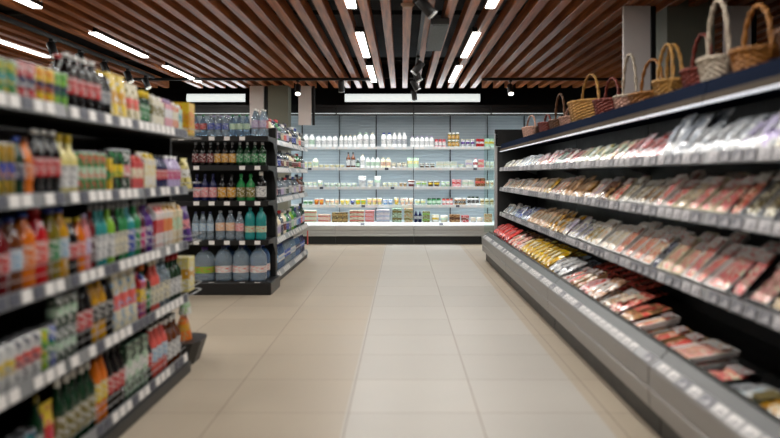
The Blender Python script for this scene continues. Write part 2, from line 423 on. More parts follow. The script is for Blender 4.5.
DETAIL = {'can': '{0} soda can with {1} band', 'soda': '{0} soda bottle, {1} label, {2} cap', 'glass': '{0} glass bottle, {1} label, {2} cap',
 'milk': '{0} milk bottle, {1} label, {2} cap', 'water': '{0} water bottle, {1} label, {2} cap', 'jug': '{0} water jug, {1} label, {2} cap',
 'jar': '{0} glass jar, {1} label, {2} lid', 'tub': '{0} food tub with {1} print', 'carton': '{0} juice carton with {1} band', 'box': '{0} food box with {1} print',
 'pouch': '{0} drink pouch, {1} and {2} print', 'tray': '{0} meat tray, {1} and {2} filling', 'bag': '{0} food bag, {1} and {2} contents', 'roll': '{0} sausage pack, {1} and {2}'}
def detail(kind, c): return DETAIL[kind].format(*[cw(x) for x in c])
def short(kind, c): return '%s %s' % (cw(c[0]), NOUN[kind][1])
WID = {'can': .068, 'soda': .078, 'glass': .074, 'milk': .074, 'water': .075, 'jug': .15, 'jar': .068, 'tub': .085, 'carton': .085, 'box': .11, 'pouch': .11, 'tray': .17, 'bag': .17, 'roll': .18}
def fill(runs, at, loc_word, small=False, dep=None, jit=.003, gap=.95):
    """runs: (t0, t1, kind, colours, height, layers[, width]); at(t, k) -> location, rotation"""
    info = []
    for r_ in runs:
        t0, t1, kind, c, h, lay = r_[:6]; wd = r_[6] if len(r_) > 6 else WID[kind]
        n = max(1, int(round((t1-t0)/wd)))
        info.append((t0, t1, kind, c, h, lay, n))
    for q, (t0, t1, kind, c, h, lay, n) in enumerate(info):
        slot = (t1-t0)/n; base = detail(kind, c); w = min(slot*gap, WID[kind]*(2.3 if kind == 'box' else 1.5))
        for i in range(n):
            for j in range(lay):
                lab = base+' on '+loc_word
                suf = ''
                if n > 1 and i == 0: suf = ', beside the '+short(info[q-1][2], info[q-1][3]) if q > 0 else ', first of its row'
                elif n > 1 and i == n-1: suf = ', beside the '+short(info[q+1][2], info[q+1][3]) if q < len(info)-1 else ', last of its row'
                elif n > 1: suf = ', between its twins'
                lay_w = (', upper layer' if j == lay-1 else ', lower layer') if lay > 1 else ''
                full = lab+lay_w+suf
                if len(full.replace(',', ' ').split()) > 16: full = lab+suf
                if len(full.replace(',', ' ').split()) > 16: full = lab+lay_w
                dd = dep or {'box': .10, 'carton': .085, 'pouch': .06}.get(kind, w)
                loc, rot = at(t0+slot*(i+.5), kind, dd)
                loc = (loc[0]+random.uniform(-jit, jit), loc[1], loc[2]+.0012+j*(h+.001))
                put(kind, w, dd, h, c, loc, rot, full, full, small)

# ------------------------------------------------------------------ shelving: generic pieces
def tags_on(parent, y0, y1, place, pitch=.085, wd=.066, dark=.25):
    """row of price tags; place(y, w, seed) -> mesh, given in the parent's frame"""
    y = y0+.03
    while y+wd < y1-.02:
        if random.random() < .93:
            me, mt = place(wd)
            o = link('price_tag', me[1 if random.random() < dark else 0], parent, (mt[0], y, mt[1]))
        y += pitch
_tagc = {}
def tag_meshes(slant, h, wd, light_=TAGW, dark_=TAGD):
    key = (slant, h, wd)
    if key not in _tagc:
        out = []
        for m in (light_, dark_):
            mb = MB(); sx = math.sin(slant)*h; sz = math.cos(slant)*h
            mb.add([(0,0,0),(0,wd,0),(sx,wd,sz),(sx,0,sz),(-.002,0,.0005),(-.002,wd,.0005),(sx-.002,wd,sz+.0005),(sx-.002,0,sz+.0005)],
                   [(0,1,2,3),(7,6,5,4),(0,4,5,1),(3,2,6,7),(0,3,7,4),(1,5,6,2)], 0)
            # dark print lines on the tag
            for (a, b_) in ((.15, .30), (.42, .52), (.62, .70)):
                mb.add([(sx*a-.0025, wd*.12, sz*a+.0005), (sx*a-.0025, wd*(.85 if a < .2 else .6), sz*a+.0005), (sx*b_-.0025, wd*(.85 if a < .2 else .6), sz*b_+.0005), (sx*b_-.0025, wd*.12, sz*b_+.0005)], [(3,2,1,0)], 1)
            out.append(mb.mesh('price_tag', [m, INK if m is not dark_ else TAGL]))
        _tagc[key] = out
    return _tagc[key]

# ------------------------------------------------------------------ drinks shelving beside the aisle (faces +x)
XL = -1.20
LV = [.09, .42, .715, 1.02, 1.33]
def drinks_unit(y0, y1, lab):
    t = thing('drinks_shelving', lab, 'shelving', (XL, y0, 0)); L_ = y1-y0
    part('back_panel', MB().box(-.52, -.50, 0, L_, .0, 1.50), DARKB, t)
    for y in (0, L_-.03): part('upright', MB().box(-.50, -.46, y, y+.03, 0, 1.50), DARK, t)
    part('base_deck', MB().box(-.46, .02, .002, L_-.002, 0, LV[0]-.03, b=.006), DARK, t)
    for i, z in enumerate(LV):
        s = part('shelf', MB().box(-.46, -.006, .004, L_-.004, z-.025, z, b=.002), DARK, t)
        part('price_rail', MB().prism([(-.004, z-.024), (.005, z-.026), (-.002, z+.021), (-.006, z+.021)], .004, L_-.004), RAILM, s)
        me = tag_meshes(-.14, .038, .064)
        y = .025
        while y+.064 < L_-.01:
            if random.random() < .94: link('price_tag', me[1 if random.random() < .27 else 0], s, (.0078, y, z-.020))
            y += .083
        if i in (0, 1, 2):
            wv = MB()
            for zz in (.05, .085): wv.tube([(-.012, .01, z+zz), (-.012, L_-.01, z+zz)], .0018, 5)
            for q in range(int(L_/.3)+1): wv.tube([(-.012, min(.012+q*.3, L_-.012), z), (-.012, min(.012+q*.3, L_-.012), z+.085)], .0018, 5)
            part('wire_guard', wv, STEEL, s)
    return t
drinks_unit(1.25, 2.86, 'dark drinks shelving with price rails, holding orange and red soda bottles')
drinks_unit(2.87, 4.48, 'dark drinks shelving with price rails, ending where the yellow pack hangs')
def yL(px): return 984/(402-px)
def runs_px(lst, back=0): return [(yL(a)*(1+back/1.23), yL(b)*(1+back/1.23), *rest) for a, b, *rest in lst]
def at_left(z, back=0):
    def f(t, kind, w): return ((XL-.020-(max(.066, w)*.52)-back, t, z), (0, 0, 0))
    return f
top = runs_px([(-75, 18, 'can', ('green','teal','yellow'), .13, 1), (18, 37, 'can', ('red','navy','white'), .14, 1), (37, 56, 'can', ('yellow','navy','orange'), .14, 1),
  (56, 69, 'can', ('lime','navy','green'), .14, 1), (69, 101, 'soda', ('black','red','white'), .225, 1), (101, 112, 'soda', ('black','grey','yellow'), .20, 1),
  (112, 129, 'pouch', ('yellow','gold','white'), .20, 1), (129, 142, 'pouch', ('cream','coral','olive'), .18, 1), (142, 150, 'jar', ('darkgreen','green','yellow'), .17, 1),
  (150, 163, 'carton', ('cream','olive','white'), .17, 1), (163, 171, 'carton', ('pink','white','lavender'), .17, 1), (171, 177, 'carton', ('orange','cream','white'), .165, 1), (177, 181, 'carton', ('mint','teal','white'), .16, 1)])
fill(top, at_left(LV[4]), 'top drinks shelf')
fill(runs_px([(-60, 30, 'can', ('silver','blue','red'), .13, 1), (30, 56, 'can', ('red','white','silver'), .15, 1), (62, 101, 'soda', ('black','white','red'), .25, 1), (102, 128, 'soda', ('clear','green','yellow'), .20, 1), (145, 159, 'box', ('grey','white','green'), .15, 1)], .11), at_left(LV[4], .115), 'top drinks shelf, behind the front row')
fill(runs_px([(-75, 0, 'can', ('lime','navy','yellow'), .17, 1), (0, 18, 'can', ('olive','blue','gold'), .18, 1), (18, 27, 'soda', ('darkgreen','navy','blue'), .20, 1), (27, 36, 'soda', ('orange','orange','amber'), .20, 1),
  (36, 62, 'soda', ('black','red','white'), .235, 1), (62, 80, 'glass', ('paleyellow','white','yellow'), .23, 1), (81, 107, 'can', ('green','mint','coral'), .17, 1), (107, 111, 'box', ('yellow','green','gold'), .15, 1, .05),
  (111, 124, 'can', ('black','yellow','green'), .19, 1), (124, 131, 'can', ('darkgreen','pink','white'), .19, 1), (131, 142, 'carton', ('red','cream','coral'), .17, 1), (142, 155, 'carton', ('white','cream','yellow'), .19, 1),
  (156, 168, 'soda', ('navy','red','black'), .18, 1), (168, 181, 'soda', ('lavender','magenta','white'), .18, 1)]), at_left(LV[3]), 'second drinks shelf')
fill(runs_px([(-75, 11, 'soda', ('darkred','red','navy'), .24, 1), (11, 25, 'soda', ('amber','paleblue','blue'), .25, 1), (25, 38, 'soda', ('orange','orange','blue'), .26, 1), (38, 51, 'soda', ('red','coral','red'), .27, 1),
  (51, 61, 'soda', ('olive','green','blue'), .265, 1), (61, 70, 'soda', ('gold','paleblue','blue'), .265, 1), (70, 80, 'soda', ('black','red','yellow'), .22, 1), (80, 87, 'soda', ('orange','coral','yellow'), .22, 1), (87, 93, 'soda', ('pink','lavender','lavender'), .23, 1),
  (93, 98, 'glass', ('darkred','plum','grey'), .275, 1), (98, 109, 'glass', ('teal','white','grey'), .275, 1), (109, 115, 'glass', ('lime','white','grey'), .275, 1), (115, 120, 'glass', ('black','cream','grey'), .275, 1),
  (120, 129, 'glass', ('green','cream','grey'), .275, 1), (129, 136, 'glass', ('teal','blue','grey'), .275, 1), (136, 141, 'glass', ('green','green','grey'), .275, 1), (141, 147, 'glass', ('plum','magenta','grey'), .275, 1), (147, 154, 'glass', ('purple','purple','grey'), .275, 1),
  (154, 162, 'carton', ('white','red','coral'), .24, 1), (162, 171, 'carton', ('white','orange','gold'), .24, 1), (171, 181, 'carton', ('cream','mint','gold'), .235, 1)]), at_left(LV[2]), 'middle drinks shelf')
fill(runs_px([(-75, 16, 'can', ('white','yellow','silver'), .155, 1), (16, 43, 'can', ('white','coral','navy'), .155, 1), (43, 50, 'can', ('lime','green','yellow'), .15, 1), (50, 57, 'can', ('blue','green','white'), .15, 1),
  (57, 78, 'can', ('darkgreen','mint','white'), .122, 2), (78, 93, 'soda', ('black','red','black'), .26, 1), (93, 108, 'soda', ('gold','black','black'), .265, 1), (108, 115, 'soda', ('black','black','olive'), .26, 1),
  (115, 139, 'pouch', ('cream','coral','skyblue'), .24, 1), (139, 145, 'carton', ('red','yellow','blue'), .22, 1), (145, 152, 'glass', ('darkgreen','green','orange'), .25, 1), (152, 160, 'glass', ('coral','cream','cream'), .26, 1),
  (160, 170, 'glass', ('clear','cream','silver'), .26, 1), (170, 181, 'glass', ('darkgreen','white','red'), .25, 1)]), at_left(LV[1]), 'fourth drinks shelf')
fill(runs_px([(-75, 38, 'can', ('navy','silver','teal'), .16, 1), (38, 46, 'glass', ('darkgreen','darkgreen','olive'), .26, 1), (46, 59, 'pouch', ('yellow','red','magenta'), .20, 1), (59, 96, 'glass', ('darkgreen','olive','white'), .275, 1),
  (96, 108, 'soda', ('orange','yellow','brown'), .28, 1), (108, 125, 'soda', ('black','red','black'), .27, 1), (125, 147, 'box', ('darkgreen','white','mint'), .25, 1), (147, 153, 'soda', ('black','red','red'), .24, 1),
  (153, 168, 'soda', ('coral','paleblue','white'), .25, 1), (168, 181, 'glass', ('amber','white','white'), .25, 1)]), at_left(LV[0]), 'bottom drinks shelf')
# rack on the end of the drinks shelving
t = thing('end_rack', 'black wire end rack with rounded base beside the drinks shelving end', 'rack', (0, 0, 0))
part('frame', MB().box(-1.72, -1.30, 4.49, 4.51, .02, 1.46), DARK, t)
pts = [(-1.70, 4.54), (-1.27, 4.54), (-1.20, 4.58), (-1.17, 4.66), (-1.17, 4.80), (-1.19, 4.87), (-1.25, 4.90), (-1.70, 4.90)]
bm_ = MB(); n_ = len(pts)
for (z0, z1, e) in ((0, .135, .0), ):
    bm_.add([(x-(.045 if x > -1.5 else 0), y, z0) for x, y in pts]+[(x, y, z1) for x, y in pts], [tuple(reversed(range(n_))), tuple(range(n_, 2*n_))]+[(i, (i+1) % n_, n_+(i+1) % n_, n_+i) for i in range(n_)])
part('base', bm_, DARK, t)
for z in LV[1:]:
    wv = MB().tube([(-1.68, 4.53, z-.01), (-1.25, 4.53, z-.01), (-1.215, 4.58, z-.01), (-1.215, 4.84, z-.01), (-1.25, 4.88, z-.01), (-1.68, 4.88, z-.01)], .004, 6)
    wv.tube([(-1.68, 4.53, z+.035), (-1.25, 4.53, z+.035), (-1.215, 4.58, z+.035), (-1.215, 4.84, z+.035), (-1.25, 4.88, z+.035), (-1.68, 4.88, z+.035)], .003, 6)
    for q in range(14): wv.tube([(-1.66+q*.031, 4.53, z-.006), (-1.66+q*.031, 4.88, z-.006)], .002, 5)
    part('wire_shelf', wv, STEEL, t)
for z, c, h, kd, lab in ((LV[4], ('yellow','gold','orange'), .19, 'box', 'tall yellow food pack on the end rack, topmost shelf'),
                     (LV[3], ('paleyellow','white','olive'), .17, 'pouch', 'pale yellow and white pouch on the second rack shelf'),
                     (LV[2], ('purple','pink','navy'), .19, 'pouch', 'purple and pink pouch on the middle rack shelf'),
                     (LV[1], ('paleyellow','gold','white'), .20, 'box', 'golden yellow box with white face, fourth rack shelf'),
                     (.136, ('orange','gold','tan'), .14, 'pouch', 'orange-brown pouch on the rounded base of the end rack')):
    for q in range(3):
        lb = lab if q == 0 else lab+(', second one in' if q == 1 else ', innermost')
        put(kd, .13, .10, h, c, (-1.285-q*.145, 4.70, z+.001), (0, 0, 0), lb, None)
put('pouch', .12, .07, .10, ('white','mint','lime'), (-1.275, 4.70, .288), (0, 0, 0), 'white and green pack lying on top of the orange-brown rack pouch', None)

# ------------------------------------------------------------------ black endcap with water (faces the camera)
EY = 7.34; EV = [.12, .50, .86, 1.185, 1.455]
BX = plain('endcap_black', (.05,.053,.06), .35)
def endcap(x0, x1, lab):
    t = thing('endcap_shelving', lab, 'shelving', (x0, EY, 0)); W = x1-x0
    part('back_panel', MB().box(0, W, .50, .53, 0, 1.56), DARKB, t)
    part('base', MB().box(.0, W+.03, -.02, .53, 0, EV[0]-.005, b=.01), BX, t)
    for x in (0, W-.035): part('upright', MB().box(x, x+.035, .44, .50, 0, 1.56), DARK, t)
    for i, z in enumerate(EV):
        s = part('shelf', MB().box(.004, W-.004, 0, .44, z-.03, z-.004, b=.003), BX, t)
        part('price_rail', MB().box(.0, W, -.012, 0, z-.045, z+.005, b=.002), BX, s)
        if i:
            for x in (.001, W-.006):
                br = MB().add([(x, .44, z-.16), (x, .44, z), (x, .02, z), (x, .02, z-.035), (x, .30, z-.05), (x+.005, .44, z-.16), (x+.005, .44, z), (x+.005, .02, z), (x+.005, .02, z-.035), (x+.005, .30, z-.05)],
                [(0,1,2,3,4), (9,8,7,6,5), (0,5,6,1), (1,6,7,2), (2,7,8,3), (3,8,9,4), (4,9,5,0)])
                part('bracket', br, DARK, s)
        for q in range(int(W/.14)):
            if random.random() < .75:
                part('price_tag', MB().box(.03+q*.14, .03+q*.14+.052, -.0145, -.0125, z-.038, z-.002), TAGW, s)
endcap(-2.36, -1.228, 'black endcap shelving stocked with water jugs, facing the shopper')
def xE(px, Y=7.42): return (px-402)*Y/800
def rE(lst): return [(xE(a), xE(b), *r) for a, b, *r in lst]
def at_end(z, back=0):
    def f(t, kind, w): return ((t, EY+.010+w*.52+back, z), (0, 0, R(-90)))
    return f
def fillE(lst, z, lw, back=0): fill(rE(lst), at_end(z, back), lw, jit=.001)
fillE([(193, 208, 'water', ('paleblue','red','green'), .20, 1), (208, 230, 'water', ('clear','blue','silver'), .20, 1), (230, 251, 'water', ('paleblue','mint','green'), .20, 1), (252, 267, 'water', ('clear','lavender','white'), .255, 1)], EV[4], 'top endcap shelf')
fillE([(208, 230, 'water', ('clear','grey','lavender'), .20, 1), (252, 267, 'water', ('clear','coral','white'), .255, 1)], EV[4], 'top endcap shelf, behind the front row', .12)
fillE([(193, 215, 'glass', ('black','darkred','grey'), .22, 1), (215, 237, 'glass', ('black','gold','grey'), .22, 1), (237, 267, 'glass', ('darkgreen','green','silver'), .22, 1)], EV[3], 'second endcap shelf')
fillE([(194, 218, 'glass', ('navy','pink','navy'), .25, 1), (218, 237, 'glass', ('black','gold','black'), .25, 1), (237, 256, 'glass', ('green','olive','green'), .25, 1), (256, 267, 'glass', ('black','white','white'), .27, 1)], EV[2], 'third endcap shelf')
fillE([(193, 215, 'water', ('clear','paleblue','navy'), .26, 1), (216, 236, 'water', ('clear','peach','grey'), .27, 1), (236, 245, 'water', ('clear','pink','silver'), .26, 1), (245, 267, 'jug', ('teal','mint','teal'), .30, 1, .105)], EV[1], 'fourth endcap shelf')
fillE([(193, 215, 'jug', ('clear','lime','purple'), .31, 1), (215, 267, 'jug', ('clear','white','navy'), .33, 1, .155)], EV[0], 'bottom endcap shelf')
fillE([(215, 267, 'jug', ('skyblue','white','blue'), .33, 1, .155)], EV[0], 'bottom endcap shelf, behind the front row', .17)

# ------------------------------------------------------------------ bottle shelving beyond the endcap (faces +x)
XM = -1.275; MV = [.10, .45, .86, 1.17, 1.45]
def far_unit(y0, y1, lab):
    t = thing('bottle_shelving', lab, 'shelving', (XM, y0, 0)); L_ = y1-y0
    part('back_panel', MB().box(-.45, -.43, 0, L_, 0, 1.60), DARKB, t)
    for y in (0, L_-.03): part('upright', MB().box(-.43, -.39, y, y+.03, 0, 1.60), DARK, t)
    part('base_deck', MB().box(-.39, .01, .002, L_-.002, 0, MV[0]-.03, b=.006), DARK, t)
    for i, z in enumerate(MV):
        s = part('shelf', MB().box(-.39, -.006, .004, L_-.004, z-.025, z, b=.002), METAL, t)
        part('price_rail', MB().prism([(-.004, z-.035), (.022, z-.045), (-.002, z+.012), (-.006, z+.012)], .004, L_-.004), STEEL, s)
        me = tag_meshes(-.45, .045, .07)
        y = .03
        while y+.07 < L_-.01:
            if random.random() < .7: link('price_tag', me[0], s, (.023, y, z-.038))
            y += .11
far_unit(7.90, 9.30, 'dark bottle shelving just past the black endcap')
far_unit(9.31, 10.71, 'dark bottle shelving nearest the dairy fridge, with red marker board')
part_ = MB().box(-1.262, -1.252, 10.62, 10.70, .17, .36, b=.003)
tag(link('marker_board', part_.mesh('marker_board', plastic('coral'))), 'small coral red board on the low corner of the bottle shelving', 'board')
def at_mid(z):
    def f(t, kind, w): return ((XM-.014-w*.52, t, z), (0, 0, 0))
    return f
GB = ['clear', 'clear', 'darkgreen', 'navy', 'amber', 'clear', 'black', 'green', 'grey', 'cream']
GL = ['grey', 'white', 'cream', 'navy', 'silver', 'darkred', 'blue', 'coral', 'lavender', 'darkgreen']
GC = ['navy', 'white', 'silver', 'black', 'blue', 'red']
rm = random.Random(5); MS = {}
for lv in (4, 3, 2, 1):
    seen = set(); MS[lv] = []
    while len(MS[lv]) < 13:
        q = (rm.choice(GB), rm.choice(GL), rm.choice(GC))
        if q in seen or q[0] == q[1]: continue
        seen.add(q); MS[lv].append(('glass',)+q)
MS[1][7:10] = [('glass', 'lime', 'mint', 'white'), ('glass', 'green', 'white', 'green'), ('glass', 'navy', 'skyblue', 'blue')]
MS[0] = [('water','paleblue','skyblue','blue'), ('water','skyblue','white','blue'), ('water','clear','blue','navy'), ('water','paleblue','white','navy'), ('water','skyblue','navy','white'), ('water','navy','blue','white')]
NMs = {4: 'top', 3: 'second', 2: 'third', 1: 'fourth', 0: 'bottom'}
for lv, lst in MS.items():
    y = 7.95; runs = []
    for i, (kd, a, b, e) in enumerate(lst):
        wdt = (10.66-7.95)/len(lst)
        runs.append((y, y+wdt-.01, kd, (a, b, e), {4: .235, 3: .205, 2: .245, 1: .285, 0: .28}[lv]*random.uniform(.82, 1.0), 1, .085)); y += wdt
    fill(runs, at_mid(MV[lv]), NMs[lv]+' far bottle shelf', small=True)

# ------------------------------------------------------------------ dairy fridge across the back
DB = plain('fridge_back_panel', (.76,.81,.83), .35)
DVZ = [.33, .615, .91, 1.22, 1.56]
def dairy(x0, x1, lab):
    t = thing('dairy_fridge', lab, 'fridge', (x0, 12.66, 0)); W = x1-x0
    bp = MB().box(0, W, .88, .93, 0, 2.18)
    z = .4
    while z < 2.05: bp.box(0.01, W-.01, .872, .88, z, z+.03, 1, b=.002); z += .047
    part('back_panel', bp, [DB, plain('fridge_slat_panel', (.72,.77,.80), .3)], t)
    part('kick_plate', MB().box(0, W, .08, .12, 0, .125), plain('kick_dark', (.09,.11,.11), .4), t)
    part('base', MB().box(0, W, .12, .88, .05, .27), DARK, t)
    bb = MB().box(.0, W, .0, .10, .13, .165, 0, b=.006).box(0, W, .012, .10, .168, .225, 0, b=.006).box(0, W, .0, .10, .228, .30, 0, b=.01)
    part('bumper', bb, plain('fridge_bumper', (.72,.72,.71), .35, .2), t)
    dk = part('shelf', MB().box(.0, W, .10, .87, .27, DVZ[0]-.002), WHITEM, t)
    pr = part('price_rail', MB().add([(0, .02, .30), (W, .02, .30), (W, .09, .345), (0, .09, .345), (0, .10, .30), (W, .10, .30)], [(0,1,2,3), (3,2,5,4), (0,4,5,1), (0,3,4), (1,5,2)]), WHITEM, dk)
    nt_ = int(W/.095)
    for q in range(nt_):
        if random.random() < .7:
            part('price_tag', MB().add([(.02+q*.095, .026, .306), (.085+q*.095, .026, .306), (.085+q*.095, .072, .336), (.02+q*.095, .072, .336)], [(0,1,2,3)]), TAGW if random.random() < .85 else TAGD, dk)
    for z in DVZ[1:]:
        s = part('shelf', MB().box(.006, W-.006, .36, .865, z-.022, z-.002, b=.002), WHITEM, t)
        part('price_rail', MB().box(.006, W-.006, .345, .36, z-.045, z+.004, b=.002), WHITEM, s)
        for q in range(nt_):
            if random.random() < .8:
                part('price_tag', MB().box(.02+q*.095, .08+q*.095, .342, .3445, z-.040, z-.002), TAGW if random.random() < .9 else TAGD, s)
        part('light_strip', MB().box(.03, W-.03, .37, .385, z-.028, z-.023), GLOWS, s)
    up = []
    q = 0
    for x in (0, W/2): part('upright', MB().box(x-.008 if x else 0.001, x+.008, .845, .872, .33, 2.1), GAPM, t)
    part('canopy', MB().box(0, W, .27, .93, 2.18, 2.235, 0, b=.004).box(0, W, .25, .29, 2.06, 2.18, 0, b=.004).box(0, W, .29, .88, 2.10, 2.12, 1), [plain('canopy_black', (.10,.105,.11), .4), WHITEM], t)
    part('canopy_light', MB().box(.01, W-.01, .246, .2495, 2.085, 2.10), plain('dairy_canopy_glow', (.80,.84,.84), .5, emit=.55), t)
for i, x in enumerate((-4.81, -3.56, -2.31, -1.06, .19, 1.44)):
    dairy(x, x+1.248, ['tall white dairy fridge hidden mostly behind water endcap, furthest along the wall', 'tall white dairy fridge behind the black water endcap', 'tall white dairy fridge with kefir and tubs beside the bottle shelving',
                 'tall white dairy fridge with amber bottles and stacked tubs at aisle end', 'tall white dairy fridge with olive jars at aisle end', 'tall white dairy fridge standing behind the meat fridge end'][i])
def xB(px, Y=13.06): return (px-402)*Y/800
def fillB(lst, lv, lw, Y=13.12):
    fill([(xB(a, Y), xB(b, Y), kd, c, hp*Y/800, lay, *r) for a, b, kd, c, hp, lay, *r in lst], lambda t, k_, w_: ((t, Y, DVZ[lv]), (0, 0, R(-90))), lw, small=True, jit=.001)
fillB([(303, 309, 'milk', ('white','white','white'), 12.5, 1), (309, 315, 'milk', ('white','mint','white'), 12.5, 1), (315.5, 338, 'milk', ('white','white','silver'), 11.5, 1, .088), (339, 357, 'milk', ('white','white','cream'), 11.8, 1), (357, 369, 'milk', ('white','white','mint'), 14, 1, .088), (369.5, 375.5, 'milk', ('white','white','cream'), 14, 1),
  (381, 392, 'milk', ('white','white','blue'), 14, 1, .085), (392, 407, 'milk', ('white','silver','white'), 14, 1, .08), (410, 434, 'milk', ('white','white','lavender'), 10.5, 1), (434.5, 446, 'jar', ('pink','white','red'), 7.5, 1), (447.5, 459.5, 'jar', ('olive','gold','white'), 7, 2),
  (460.5, 475, 'tub', ('white','purple','navy'), 7.5, 1), (476, 484, 'box', ('red','white','darkred'), 8, 1, .065), (484.5, 494, 'box', ('mint','yellow','white'), 8, 1, .07)], 4, 'top dairy shelf')
fillB([(303, 312, 'tub', ('cream','mint','yellow'), 6, 1), (312.5, 318.5, 'milk', ('cream','mint','white'), 9.5, 1), (319, 345, 'tub', ('cream','paleyellow','white'), 3.2, 1), (346, 355.5, 'glass', ('amber','white','black'), 15.5, 1), (355.5, 360, 'glass', ('darkgreen','mint','white'), 9, 1), (360, 365, 'milk', ('white','white','cream'), 13, 1), (365.5, 380, 'milk', ('white','mint','white'), 10, 1),
  (380.5, 391, 'milk', ('cream','peach','cream'), 10, 1), (391, 407, 'tub', ('white','cream','tan'), 5, 1), (407, 419, 'pouch', ('mint','paleyellow','white'), 9.5, 1, .09), (419.5, 435, 'tub', ('brown','white','green'), 4.5, 1), (436, 457, 'box', ('white','cream','mint'), 6, 1), (457.5, 465, 'tub', ('white','mint','cream'), 3.6, 1),
  (465.5, 472, 'box', ('white','lavender','cream'), 7.5, 1), (473, 478, 'soda', ('white','red','red'), 9, 1, .1), (478, 484, 'box', ('pink','cream','coral'), 8, 1, .07), (485, 494, 'tub', ('cream','white','mint'), 6, 1)], 3, 'second dairy shelf')
fillB([(303, 317, 'tub', ('white','mint','cream'), 4.5, 1), (317.5, 323, 'tub', ('cream','mint','white'), 6, 1), (324, 357, 'tub', ('mint','white','cream'), 3.6, 1), (358, 366.5, 'tub', ('white','silver','white'), 10.5, 1, .13), (367, 373.5, 'tub', ('cream','silver','white'), 6, 1), (374, 381, 'tub', ('white','mint','white'), 10.5, 1, .11), (382, 398, 'tub', ('cream','white','lime'), 4, 1),
  (399, 407, 'tub', ('tan','olive','white'), 4, 1), (407.5, 415, 'tub', ('darkred','white','brown'), 6.5, 1), (415.5, 427, 'tub', ('white','lime','mint'), 5.5, 1), (427.5, 440, 'tub', ('brown','yellow','olive'), 5.5, 1), (441, 450, 'tub', ('mint','white','lime'), 5, 1), (452, 461, 'box', ('pink','red','white'), 7, 1, .06),
  (462, 474, 'box', ('white','mint','cream'), 6.5, 1, .08), (475, 485, 'box', ('brown','coral','tan'), 8.5, 1, .08), (485.5, 494, 'tub', ('cream','tan','white'), 6, 1)], 2, 'third dairy shelf')
fillB([(303, 313, 'tub', ('mint','green','olive'), 4, 1), (314, 324, 'tub', ('orange','gold','brown'), 6, 1), (325, 339, 'tub', ('cream','peach','tan'), 5.5, 1), (340, 350, 'tub', ('paleyellow','yellow','white'), 5.5, 1), (350.5, 355, 'tub', ('navy','blue','white'), 5, 1), (355.5, 366, 'tub', ('yellow','lime','gold'), 5.5, 1), (367, 382, 'tub', ('paleyellow','peach','gold'), 6.5, 1), (383, 393, 'tub', ('skyblue','white','blue'), 5, 1), (394, 399, 'tub', ('yellow','gold','white'), 7, 1),
  (400, 413.5, 'tub', ('peach','cream','white'), 6.5, 1), (414.5, 426, 'tub', ('mint','paleyellow','white'), 5, 1), (427, 441, 'jar', ('green','mint','darkgreen'), 6.5, 1), (442, 453, 'jar', ('coral','white','brown'), 6.5, 1), (454, 466, 'jar', ('tan','black','white'), 6.5, 1), (467, 479, 'jar', ('white','black','darkgreen'), 8, 1), (480, 494, 'tub', ('cream','olive','tan'), 6, 1)], 1, 'fourth dairy shelf')
fillB([(303, 317, 'box', ('cream','coral','mint'), 4, 3, .19), (318, 331, 'box', ('peach','red','white'), 4, 2, .19), (332, 348, 'box', ('brown','tan','paleyellow'), 5, 2, .10), (349.5, 364.5, 'box', ('cream','coral','brown'), 4, 3, .22), (365, 374.5, 'box', ('pink','coral','white'), 4, 3, .14)], 0, 'dairy fridge deck', Y=12.98)
fill([(xB(a, 12.98), xB(b, 12.98), kd, c, hp*12.98/800, lay, *r) for a, b, kd, c, hp, lay, *r in
 [(376, 390, 'box', ('white','paleblue','lavender'), 4.2, 3, .22), (392, 402, 'box', ('mint','olive','brown'), 7, 2, .15), (404, 413, 'box', ('tan','olive','mint'), 7, 2, .14), (414, 422, 'soda', ('navy','silver','navy'), 11, 1, .065), (422.5, 430, 'box', ('olive','lime','mint'), 5.5, 2, .1), (431, 439.5, 'tub', ('white','yellow','cream'), 7.5, 1, .13), (440, 448.5, 'tub', ('cream','mint','white'), 7, 1, .13),
  (449, 460, 'box', ('tan','brown','amber'), 8, 1, .16), (461, 469, 'box', ('red','amber','white'), 7, 1, .12), (470, 483, 'tub', ('white','cream','peach'), 5, 1, .1), (484, 492, 'box', ('tan','peach','cream'), 8.5, 1, .12)]],
 lambda t, k_, w_: ((t, 12.98, DVZ[0]), (0, 0, R(-90))), 'dairy fridge deck', small=True, jit=.001)

